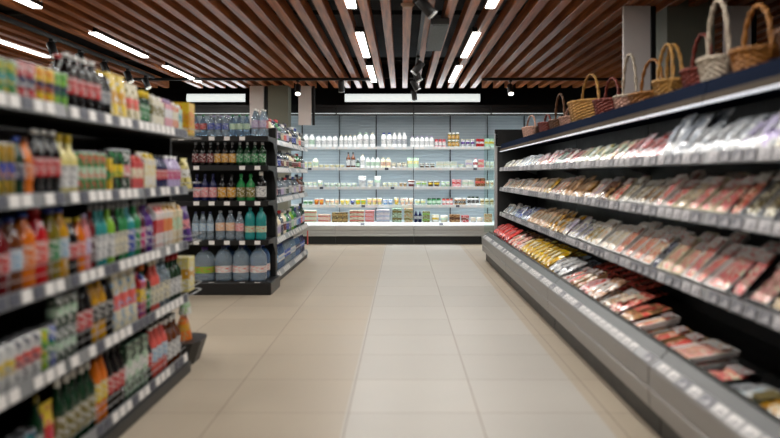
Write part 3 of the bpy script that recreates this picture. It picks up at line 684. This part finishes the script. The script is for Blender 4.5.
# ------------------------------------------------------------------ meat fridge along the aisle (faces -x)
XR = 1.27; RV = [.608, .925, 1.178]
BUMP, _nt, _b = new_mat('meat_fridge_bumper'); _b.inputs['Base Color'].default_value = (*lin((.57,.55,.53)), 1); _b.inputs['Metallic'].default_value = .65; _b.inputs['Roughness'].default_value = .36
NAVYM = plain('canopy_navy', (.115,.14,.20), .5, spec=0)
LIPM = plain('canopy_lip_taupe', (.34,.31,.28), .55, spec=0)
INNER = plain('fridge_inner_dark', (.05,.06,.062), .5)
def meat_unit(y0, y1, lab):
    t = thing('meat_fridge', lab, 'fridge', (0, y0, 0)); L_ = y1-y0; e = .003
    part('back_panel', MB().box(1.75, 1.79, e, L_-e, 0, 1.46), INNER, t)
    part('kick_plate', MB().box(1.085, 1.12, e, L_-e, 0, .12), DARK, t)
    part('base', MB().prism([(1.12, .04), (1.75, .04), (1.75, .30), (1.16, .235), (1.12, .235)], e, L_-e), INNER, t)
    bp = MB().prism([(1.055, .115), (1.12, .105), (1.12, .30), (1.040, .30), (1.034, .29), (1.034, .215), (1.042, .208), (1.034, .20), (1.040, .125)], e, L_-e)
    part('bumper', bp, BUMP, t)
    s = part('price_rail', MB().prism([(1.042, .301), (1.082, .301), (1.082, .328), (1.078, .328)], e, L_-e), RAILR, t)
    part('sill', MB().prism([(1.083, .301), (1.124, .301), (1.124, .36), (1.116, .362), (1.083, .328)], e, L_-e), plain('sill_grey', (.33,.34,.34), .35), t)
    me = tag_meshes(.93, .038, .085, TAGW, TAGR); y = .03
    while y+.085 < L_-.01:
        if random.random() < .95: link('price_tag', me[1 if random.random() < .25 else 0], s, (1.0445, y, .3045))
        y += .115
    part('front_riser', MB().box(1.125, 1.131, e, L_-e, .24, .375), plain('smoked_riser', (.20,.22,.22), .2), t)
    for z in RV:
        s = part('shelf', MB().prism([(XR+.006, z-.022), (1.745, z-.022), (1.745, z), (XR+.006, z)], e, L_-e), METAL, t)
        part('price_rail', MB().prism([(XR+.006, z-.026), (XR-.010, z-.030), (XR, z+.020), (XR+.006, z+.020)], e, L_-e), RAILR, s)
        me2 = tag_meshes(.19, .042, .085, TAGL, TAGR); y = .03
        while y+.085 < L_-.01:
            if random.random() < .96: link('price_tag', me2[1 if random.random() < .5 else 0], s, (XR-.0130, y, z-.025))
            y += .115
        for yy in (.02, L_-.03):
            bk = MB().add([(1.745, yy, z-.022), (1.745, yy, z-.08), (1.60, yy, z-.03), (1.745, yy+.006, z-.022), (1.745, yy+.006, z-.08), (1.60, yy+.006, z-.03)], [(0,1,2), (5,4,3), (0,3,4,1), (1,4,5,2), (2,5,3,0)])
            part('bracket', bk, METAL, s)
    part('canopy', MB().prism([(1.272, 1.437), (1.285, 1.50), (1.79, 1.50), (1.79, 1.462), (1.45, 1.452), (1.32, 1.436)], e, L_-e), NAVYM, t)
    part('canopy_lip', MB().prism([(1.262, 1.405), (1.266, 1.436), (1.275, 1.4365), (1.34, 1.435), (1.34, 1.425), (1.272, 1.405)], e, L_-e), LIPM, t)
    part('canopy_light', MB().prism([(1.259, 1.399), (1.259, 1.4045), (1.262, 1.405), (1.285, 1.4045), (1.285, 1.399)], e*4, L_-e*4), plain('meat_strip_glow', (.92,.94,.98), .5, emit=.55), t)
for a, b, lab in ((.98, 3.355, 'grey meat fridge section holding dark trays and sandwiches'), (3.36, 5.68, 'grey meat fridge section below the white-handled basket'),
                  (5.685, 8.01, 'grey meat fridge section below the big tan basket'), (8.015, 10.34, 'grey meat fridge section ending at the glass side')):
    meat_unit(a, b, lab)
t = thing('fridge_end_panel', 'glass end panel with steel post and black head on the meat fridge', 'panel', (0, 10.36, 0))
gl, nt, b_ = new_mat('end_glass'); b_.inputs['Transmission Weight'].default_value = 1; b_.inputs['Roughness'].default_value = .02; b_.inputs['Base Color'].default_value = (.80, .93, .88, 1); b_.inputs['IOR'].default_value = 1.1
part('glass', MB().box(1.065, 1.20, .02, .028, .36, 1.62), gl, t)
part('post', MB().box(1.20, 1.235, 0, .05, .0, 1.64, b=.004), plain('post_grey', (.70,.70,.70), .4), t)
part('head', MB().box(1.205, 1.62, 0, .07, 1.47, 1.69, b=.004), DARK, t)
part('side', MB().box(1.236, 1.79, .01, .05, 0, 1.465), INNER, t)
part('foot', MB().prism([(1.045, .115), (1.20, .105), (1.20, .36), (1.11, .355), (1.034, .30)], 0, .05), BUMP, t)
def yR(px): return 1016/(px-402)
def shelf_fill(lst, z, lw, x0=XR+.043, rows=1, tilt=42, gap=.93):
    """px ranges run from the far end to the near end"""
    info = []
    for a, b, kd, c, ln, th, *r in lst:
        t1, t0 = min(10.32, yR(a)), yR(b); wd = r[0] if r else WID[kd]; tl = r[1] if len(r) > 1 else tilt
        info.append((t0, t1, kd, c, ln, th, max(1, round((t1-t0)/wd)), tl))
    for q, (t0, t1, kd, c, ln, th, n, tl) in enumerate(info):
        slot = (t1-t0)/n; base = detail(kd, c); pose = [(R(tl+random.uniform(-6, 6)), R(random.uniform(-3.5, 3.5)), random.uniform(0, .012)) for _ in range(n)]
        for rr in range(rows):
            for i in range(n):
                if rr and random.random() < .25: continue
                suf = ''
                if n > 1 and i == 0: suf = ', beside the '+short(info[q+1][2], info[q+1][3]) if q < len(info)-1 else ', first of its row'
                elif n > 1 and i == n-1: suf = ', beside the '+short(info[q-1][2], info[q-1][3]) if q > 0 else ', last of its row'
                elif n > 1: suf = ', between its twins'
                full = base+' on '+lw+(', behind another' if rr else '')+suf
                if len(full.replace(',', ' ').split()) > 16: full = base+' on '+lw+(', behind another' if rr else suf)
                if len(full.replace(',', ' ').split()) > 16: full = base+' on '+lw
                T, yaw, dx = pose[i]; th_ = th*(1.15 if kd == 'tray' else 1.35)
                x = x0+rr*(th_/math.sin(T)+.02)+dx
                put(kd, slot*gap, ln*(1+.12*rr), th, c, (x, t0+slot*(i+.5), z+.002), (0, -T, yaw), full, full)
# top shelf
shelf_fill([(496, 512, 'bag', ('white','cream','silver'), .13, .035), (512, 530, 'tray', ('white','skyblue','white'), .15, .035), (530, 541, 'bag', ('peach','white','pink'), .17, .03), (541, 548, 'tray', ('white','red','pink'), .18, .03), (548, 556, 'bag', ('grey','mint','white'), .16, .03),
  (556, 570, 'bag', ('cream','white','coral'), .18, .03), (570, 590, 'bag', ('mint','white','paleyellow'), .18, .03), (590, 612, 'bag', ('white','peach','mint'), .19, .03), (612, 652, 'bag', ('pink','white','coral'), .21, .032),
  (652, 676, 'bag', ('white','silver','grey'), .25, .034, .17, 54), (676, 722, 'bag', ('white','silver','white'), .22, .034, .15), (722, 760, 'bag', ('silver','white','lavender'), .22, .034, .14, 46), (760, 860, 'bag', ('white','silver','cream'), .23, .034, .15, 50)], RV[2], 'top meat shelf', rows=2)
# second shelf
shelf_fill([(496, 506, 'tray', ('white','coral','cream'), .15, .03), (506, 520, 'tray', ('white','peach','tan'), .15, .03), (520, 538, 'bag', ('cream','peach','white'), .17, .03), (538, 545, 'bag', ('yellow','gold','cream'), .18, .03), (545, 556, 'tray', ('white','coral','peach'), .19, .03),
  (556, 574, 'bag', ('cream','peach','tan'), .19, .03), (574, 582, 'roll', ('tan','amber','gold'), .20, .03), (582, 592, 'tray', ('white','lavender','peach'), .19, .03), (592, 600, 'roll', ('tan','brown','amber'), .17, .03), (600, 612, 'tray', ('cream','red','coral'), .19, .03), (612, 628, 'tray', ('white','cream','brown'), .20, .03),
  (628, 645, 'tray', ('white','tan','brown'), .20, .03), (645, 662, 'tray', ('white','pink','coral'), .22, .03), (662, 676, 'tray', ('cream','white','tan'), .25, .03), (676, 700, 'tray', ('cream','coral','pink'), .22, .03), (700, 716, 'tray', ('cream','pink','red'), .24, .03), (716, 730, 'tray', ('black','khaki','coral'), .24, .03),
  (730, 765, 'tray', ('grey','khaki','black'), .265, .032, .19), (765, 840, 'tray', ('grey','khaki','red'), .255, .032, .19, 35)], RV[1], 'second meat shelf', rows=2)
# third shelf
shelf_fill([(496, 510, 'tray', ('white','tan','skyblue'), .15, .03), (510, 523, 'bag', ('paleblue','white','blue'), .16, .03), (523, 541, 'bag', ('tan','peach','cream'), .20, .03), (541, 556, 'bag', ('gold','tan','cream'), .20, .03), (556, 566, 'bag', ('cream','lavender','white'), .18, .03),
  (566, 576, 'tray', ('white','paleyellow','blue'), .21, .03), (576, 586, 'tray', ('white','gold','olive'), .21, .03), (586, 606, 'tray', ('white','peach','cream'), .23, .03), (606, 632, 'tray', ('white','peach','coral'), .24, .03), (632, 644, 'tray', ('white','coral','peach'), .22, .03), (644, 650, 'bag', ('navy','grey','black'), .18, .03),
  (650, 672, 'tray', ('cream','pink','peach'), .24, .03), (672, 694, 'tray', ('white','pink','coral'), .26, .03), (694, 716, 'tray', ('white','coral','pink'), .26, .03), (716, 732, 'tray', ('black','coral','pink'), .24, .03), (732, 755, 'tray', ('black','khaki','pink'), .24, .03), (755, 860, 'tray', ('black','khaki','tan'), .24, .03)], RV[0], 'lowest meat shelf', rows=2)
# the well: two lanes, lying nearly flat on the raised bed
def well(lst, x0, lw, z0):
    def yW(px): return (x0+.1)*800/(px-402)
    for q, (a, b, kd, c, ln, th, wd, tl, lay) in enumerate(lst):
        t1, t0 = min(10.28, yW(a)), yW(b); n = max(1, round((t1-t0)/wd)); slot = (t1-t0)/n
        for i in range(n):
            T = R(tl+random.uniform(-3, 3)); yaw = R(random.uniform(-7, 7)); dx = random.uniform(0, .015)
            for j in range(lay):
                full = detail(kd, c)+' in '+lw
                if lay > 1: full += ', topmost' if j == lay-1 else ', underneath'
                if n > 1: full += ', pushed together' if 0 < i < n-1 else (', at its row end')
                if len(full.replace(',', ' ').split()) > 16: full = detail(kd, c)+' in '+lw+(', topmost' if j == lay-1 else '')
                th_ = th*(1.2 if kd == 'tray' else 1.75)
                put(kd, slot*.78, ln, th, c, (x0+j*.008+dx, t0+slot*(i+.5), z0+j*(th_/math.cos(T)+.004)), (0, -T, yaw), full, full)
WF = [(496, 516, 'bag', ('red','coral','red'), .22, .045, .2, 30, 2), (516, 530, 'bag', ('white','coral','cream'), .22, .04, .18, 24, 2), (530, 560, 'bag', ('yellow','gold','paleyellow'), .24, .045, .19, 26, 2), (560, 573, 'bag', ('silver','white','grey'), .23, .04, .18, 24, 2),
  (573, 582, 'tray', ('white','coral','red'), .23, .04, .17, 20, 2), (582, 591, 'tray', ('tan','red','cream'), .23, .04, .17, 24, 2), (591, 600, 'roll', ('coral','white','pink'), .22, .035, .16, 18, 2), (600, 611, 'roll', ('brown','peach','white'), .24, .035, .16, 24, 2), (611, 622, 'tray', ('white','peach','brown'), .24, .035, .17, 18, 2), (622, 634, 'roll', ('amber','coral','cream'), .24, .035, .16, 20, 2), (634, 646, 'roll', ('brown','tan','coral'), .24, .035, .16, 14, 2), (646, 655, 'tray', ('white','coral','peach'), .24, .035, .17, 12, 2), (655, 680, 'tray', ('tan','coral','red'), .25, .035, .19, 14, 1), (680, 705, 'tray', ('white','peach','pink'), .26, .03, .22, 10, 2),
  (705, 728, 'tray', ('black','pink','coral'), .24, .035, .2, 8, 1), (728, 748, 'bag', ('clear','white','grey'), .24, .03, .2, 8, 1), (748, 782, 'bag', ('darkgreen','olive','khaki'), .22, .05, .2, 10, 1), (782, 850, 'tray', ('gold','tan','cream'), .26, .04, .2, 8, 2),
  (850, 930, 'roll', ('tan','brown','amber'), .24, .045, .2, 8, 1)]
well(WF, 1.155, 'meat fridge well', .262)
WK = [(520, 545, 'bag', ('tan','brown','cream'), .22, .045, .2, 24, 1), (545, 575, 'bag', ('paleyellow','olive','gold'), .24, .045, .19, 22, 1), (575, 600, 'bag', ('paleblue','silver','navy'), .23, .04, .19, 20, 1), (600, 650, 'roll', ('amber','coral','brown'), .24, .035, .22, 16, 2)]
well(WK, 1.43, 'meat fridge well, back lane', .285)

# ------------------------------------------------------------------ wicker baskets on the meat fridge
def wicker(col):
    key = ('wicker', col)
    if key in _m: return _m[key]
    m, nt, b = new_mat('wicker_'+col); L = nt.links
    tc = nt.nodes.new('ShaderNodeTexCoord'); n = nt.nodes.new('ShaderNodeTexNoise'); n.inputs['Scale'].default_value = 60; L.new(tc.outputs['Object'], n.inputs['Vector'])
    r = nt.nodes.new('ShaderNodeValToRGB'); c = Vector(lin(PAL[col] if col in PAL else col))
    r.color_ramp.elements[0].position = .35; r.color_ramp.elements[0].color = (*(c*.55), 1); r.color_ramp.elements[1].position = .65; r.color_ramp.elements[1].color = (*c, 1)
    L.new(n.outputs['Fac'], r.inputs[0]); L.new(r.outputs[0], b.inputs['Base Color']); b.inputs['Roughness'].default_value = .6
    _m[key] = m
    return m
PAL['straw'] = (.74,.55,.27); PAL['honey'] = (.66,.43,.16); PAL['rust'] = (.50,.20,.14); PAL['pale'] = (.78,.72,.64); PAL['blush'] = (.80,.62,.54); PAL['walnut'] = (.45,.28,.14)
def basket(x, y, rx, ry, h, hh, col, lab, rz=0, double=False, hcol=None, trim=None):
    t = thing('wicker_basket', lab, 'basket', (x, y, 1.5005), rz)
    seg = 48; rows = max(6, int(h/.011)); vs = []; fs = []
    for j in range(rows+1):
        f = j/rows; k_ = .74+.26*f**.7
        for i in range(seg):
            a = 2*math.pi*i/seg; wv = .0045*(1 if ((i//2)+j) % 2 else -1)
            vs.append(((rx*k_+wv)*math.cos(a), (ry*k_+wv)*math.sin(a), f*h))
    for j in range(rows):
        for i in range(seg):
            q = (i+1) % seg; fs.append((j*seg+i, j*seg+q, (j+1)*seg+q, (j+1)*seg+i))
    fs.append(tuple(reversed(range(seg))))
    mb = MB().add(vs, fs, 0); o = len(mb.v)
    # inner wall
    iv = [((rx*k2-.008)*math.cos(2*math.pi*i/seg), (ry*k2-.008)*math.sin(2*math.pi*i/seg), z) for k2, z in ((.76, .012), (1, h)) for i in range(seg)]
    mb.add(iv, [(seg+i, seg+(i+1) % seg, (i+1) % seg, i) for i in range(seg)]+[tuple(range(seg))])
    part('bowl', mb, wicker(col), t)
    rim = MB()
    for ph in (0, math.pi):
        rim.tube([((rx+.004*math.cos(i*.9+ph))*math.cos(2*math.pi*i/60), (ry+.004*math.cos(i*.9+ph))*math.sin(2*math.pi*i/60), h+.005*math.sin(i*.9+ph)) for i in range(60)], .007, 6, closed=True)
    part('rim', rim, wicker(trim or col), t)
    for dx in ((-.35, .35) if double else (0,)):
        hd = MB(); n = 26
        for ph in (0, math.pi):
            pts = []
            for i in range(n+1):
                a = math.pi*i/n; yy = -math.cos(a)*ry*(1.0 if not dx else math.sqrt(1-dx*dx))
                zz = h*.6+max(0, math.sin(a))**.75*(hh-h*.6)
                pts.append((dx*rx*(1-.5*math.sin(a))+.006*math.cos(i*1.1+ph), yy*1.0+.004*math.sin(i*1.1+ph), zz))
            hd.tube(pts, .0075, 6)
        part('handle', hd, wicker(hcol or col), t)
    return t
basket(1.46, 9.05, .09, .30, .13, .27, 'blush', 'small pale blush wicker basket, last on the meat fridge by the glass end')
basket(1.50, 8.25, .09, .18, .13, .22, 'rust', 'low rust brown basket between the pale blush and round-handled baskets')
basket(1.52, 7.70, .10, .22, .12, .38, 'walnut', 'walnut brown basket with a round arched handle', hcol='walnut')
basket(1.50, 7.15, .09, .18, .11, .20, 'blush', 'small peach wicker basket squeezed behind the big tan basket')
basket(1.54, 6.55, .17, .30, .19, .42, 'straw', 'big tan wicker basket with tall arched handle and plaited rim', trim='straw')
basket(1.56, 5.95, .13, .20, .15, .32, 'rust', 'dark rust red basket between the big tan and pink-banded baskets')
basket(1.55, 5.45, .10, .16, .13, .42, 'blush', 'pale pink-banded basket with tall pale handle, before the grey board', trim='pale', hcol='pale')
basket(1.56, 5.0, .13, .22, .10, .32, 'honey', 'honey wicker basket next to the pale pink-banded basket')
basket(1.50, 4.48, .085, .14, .12, .33, 'straw', 'straw basket with two crossing handles, mid row', double=True)
basket(1.56, 4.16, .10, .14, .14, .33, 'rust', 'dark red-brown basket with twisted handle beside the white basket')
basket(1.43, 3.62, .08, .12, .12, .39, 'pale', 'white wicker basket with very tall white handle')
basket(1.47, 3.31, .10, .13, .11, .30, 'honey', 'golden wicker basket just beside the white tall-handled basket')
basket(1.55, 2.94, .16, .17, .13, .36, 'walnut', 'large wide brown wicker basket with two handles, cut by the frame', double=True, hcol='straw')

# ------------------------------------------------------------------ lamps
def linear_lamp(x, y0, y1, lab, w_=.075, lit=True):
    t = thing('linear_lamp', lab, 'lamp', (x, y0, 2.475))
    part('housing', MB().box(-w_/2-.006, w_/2+.006, 0, y1-y0, .0, .05, b=.004), DARK, t)
    part('diffuser', MB().box(-w_/2, w_/2, .005, y1-y0-.005, -.012, -.0005, b=.003), GLOW, t)
    l = area('lamp_light', (x, (y0+y1)/2, 2.455), w_, y1-y0-.02, P_LAMP*(y1-y0)/1.55, (1, .965, .915))
names = ['first', 'second', 'third', 'fourth', 'fifth']
YS = [(.3, 1.9), (2.75, 4.25), (5.1, 6.55), (7.7, 9.3), (10.05, 11.75)]
rows = [(.72, 'ceiling lamp in the meat fridge row'), (-.41, 'ceiling lamp in the drinks aisle row'), (-2.98, 'ceiling lamp above the drinks shelving'), (-4.12, 'ceiling lamp over the far dark track')]
whr = ['overhead of the entrance', 'above the second tile rows', 'cut by the top picture edge', 'second from the slat end', 'closest to the slat end']
for x, lab in rows:
    for (a, b), wv in zip(YS, whr):
        linear_lamp(x, a, b, 'white linear '+lab+', '+wv)
for x0, x1, lab in ((-.93, 1.27, 'long white wall lamp above the dairy fridge at the aisle end'), (-3.5, -2.55, 'white wall lamp above the dairy fridge behind the water endcap')):
    t = thing('wall_lamp', lab, 'lamp', (x0, 13.0, 2.28))
    W = x1-x0
    part('housing', MB().box(0, W, .02, .06, -.01, .16, b=.005), DARK, t)
    n = 10
    mb = MB()
    prof = [(-.035*math.sin(math.pi*i/n), .01+.13*(1-math.cos(math.pi*i/n))/2) for i in range(n+1)]
    vs = [(0, y+.02, z) for y, z in prof]+[(W, y+.02, z) for y, z in prof]
    mb.add(vs, [(i, n+1+i, n+2+i, i+1) for i in range(n)]+[tuple(range(n+1)), tuple(reversed(range(n+1, 2*n+2)))])
    part('diffuser', mb, plain('wall_lamp_glow', (.93,.96,.95), .4, emit=.82), t)
    area('wall_lamp_light', ((x0+x1)/2, 12.955, 2.33), x1-x0, .1, 6*(x1-x0)/2.2, (.85, .94, 1), (R(-96), 0, 0))
    for xb in (.1, W-.14): part('bracket', MB().box(xb, xb+.04, .04, .75, .06, .09), DARK, t)

def rail(name, pts, lab):
    (x0, y0), (x1, y1) = pts
    mb = MB().box(min(x0, x1)-.015, max(x0, x1)+.015, min(y0, y1)-.015, max(y0, y1)+.015, 2.44, 2.478, b=.002)
    return tag(link('track_rail', mb.mesh('track_rail', DARK)), lab, 'track')
rail('a', ((.18, 5.2), (.18, 12.2)), 'black spotlight track running down the middle of the aisle')
rail('b', ((-5.6, 11.35), (-.42, 11.35)), 'black cross track with spots above the bottle shelving')
rail('c', ((1.15, 11.35), (3.6, 11.35)), 'black cross track with one spot near the meat fridge end')
rail('d', ((-3.45, 5.0), (-3.45, 11.1)), 'black spotlight track in the wide gap over the drinks shelving')
def spot(x, y, pan, tilt, lab, lit=0, drop=.11):
    t = thing('track_spotlight', lab, 'spotlight', (x, y, 2.438))
    part('adapter', MB().box(-.02, .02, -.045, .045, -.025, 0, b=.003), DARK, t)
    part('stem', MB().tube([(0, 0, -.02), (0, 0, -drop)], .008, 8), DARK, t)
    M = Matrix.Translation((0, 0, -drop)) @ Matrix.Rotation(R(pan), 4, 'Z') @ Matrix.Rotation(R(tilt), 4, 'X')
    part('can', MB().lathe([(.040, .075), (.042, .07), (.042, -.075), (.039, -.08)], 20, M=M), DARK, t)
    part('rim', MB().lathe([(.0425, -.070), (.044, -.084), (.036, -.084), (.034, -.078)], 20, cap=(False, False), M=M), STEEL, t)
    part('lens', MB().lathe([(.034, -.0812), (.034, -.0802)], 20, M=M), plain('lens_lit', (1, .97, .9), .3, emit=14) if lit else plain('lens_dim', (.85,.85,.80), .15, emit=.8), t)
    if lit:
        d = bpy.data.lights.new('spot_light', 'SPOT'); d.energy = lit; d.spot_size = R(60); d.color = (1, .93, .82); d.shadow_soft_size = .03
        o = bpy.data.objects.new('spot_light', d); C.objects.link(o)
        o.matrix_world = Matrix.Translation((x, y, 2.438)) @ M @ Matrix.Translation((0, 0, -.1))
spot(.18, 6.0, 90, -42, 'black spotlight nearest the ceiling box, aimed at the meat fridge', drop=.08)
spot(.18, 9.0, 90, 38, 'black aisle spotlight tipped toward the drinks side, beyond the ceiling box', drop=.13)
spot(.18, 9.75, 80, -25, 'black aisle spotlight close behind the tipped one', drop=.12)
spot(.18, 11.0, 100, -30, 'black aisle spotlight, third along the middle track', drop=.10)
spot(.18, 11.9, -10, 40, 'black aisle spotlight at the end of the middle track', drop=.14)
spot(-1.47, 11.30, 5, -35, 'glowing black spotlight hanging before the grey hanging boards', lit=25, drop=.13)
spot(1.53, 11.30, 5, -35, 'glowing black spotlight above the small blush basket', lit=25, drop=.13)
spot(-.86, 11.35, 0, 20, 'small dark spotlight beside the long wall lamp end', drop=.08)
for y, lab in ((7.9, 'dark spotlight over the red cans'), (8.6, 'dark spotlight over the yellow cans'), (9.3, 'dark spotlight over the black cola bottles'), (10.1, 'dark spotlight over the cream juice cartons'), (10.8, 'dark spotlight before the endcap wall lamp')):
    spot(-3.45, y, 60, -30, lab, drop=.10)
t = thing('ceiling_box_unit', 'slim dark grey box unit hung under the ceiling slats beside the aisle track', 'box unit', (.33, 6.9, 2.40))
part('casing', MB().box(-.08, .08, 0, 1.5, 0, .055, b=.005), plain('unit_casing', (.16,.17,.17), .5), t)
part('grille', MB().box(-.062, .062, .05, 1.45, -.004, -.0005), plain('unit_grille', (.25,.28,.27), .55), t)
for xh in (-.065, .065):
    for yh in (.1, 1.38): part('hanger', MB().box(xh-.01, xh+.01, yh, yh+.02, .055, .08), DARK, t)
t = thing('smoke_detector', 'round beige smoke detector on a ceiling slat near the first spotlight', 'detector', (.045, 6.45, 2.4795))
part('base', MB().lathe([(.055, -.012), (.055, 0)], 24), plain('detector_beige', (.66,.55,.47), .5), t)
part('dome', MB().lathe([(.022, -.034), (.040, -.028), (.048, -.0125)], 24), plain('detector_beige', (.66,.55,.47), .5), t)

# ------------------------------------------------------------------ light of the fridges
for i, z in enumerate(DVZ[1:]):
    area('dairy_strip_light', (-.5, 13.02, z-.048), 8.0, .02, P_BACK*1.0, (.93, .985, 1), (R(14), 0, 0))
area('dairy_canopy_light', (-.5, 12.90, 2.06), 8.0, .04, P_BACK*.28, (.94, .97, 1), (R(20), 0, 0))
area('dairy_deck_light', (-.5, 12.89, 2.05), 8.0, .04, P_BACK*1.3, (.94, .98, 1), (R(7), 0, 0), 110)
area('meat_canopy_light', (1.30, 5.9, 1.396), .03, 8.6, P_MEAT*1.6, (.95, .97, 1), (0, R(-18), 0))
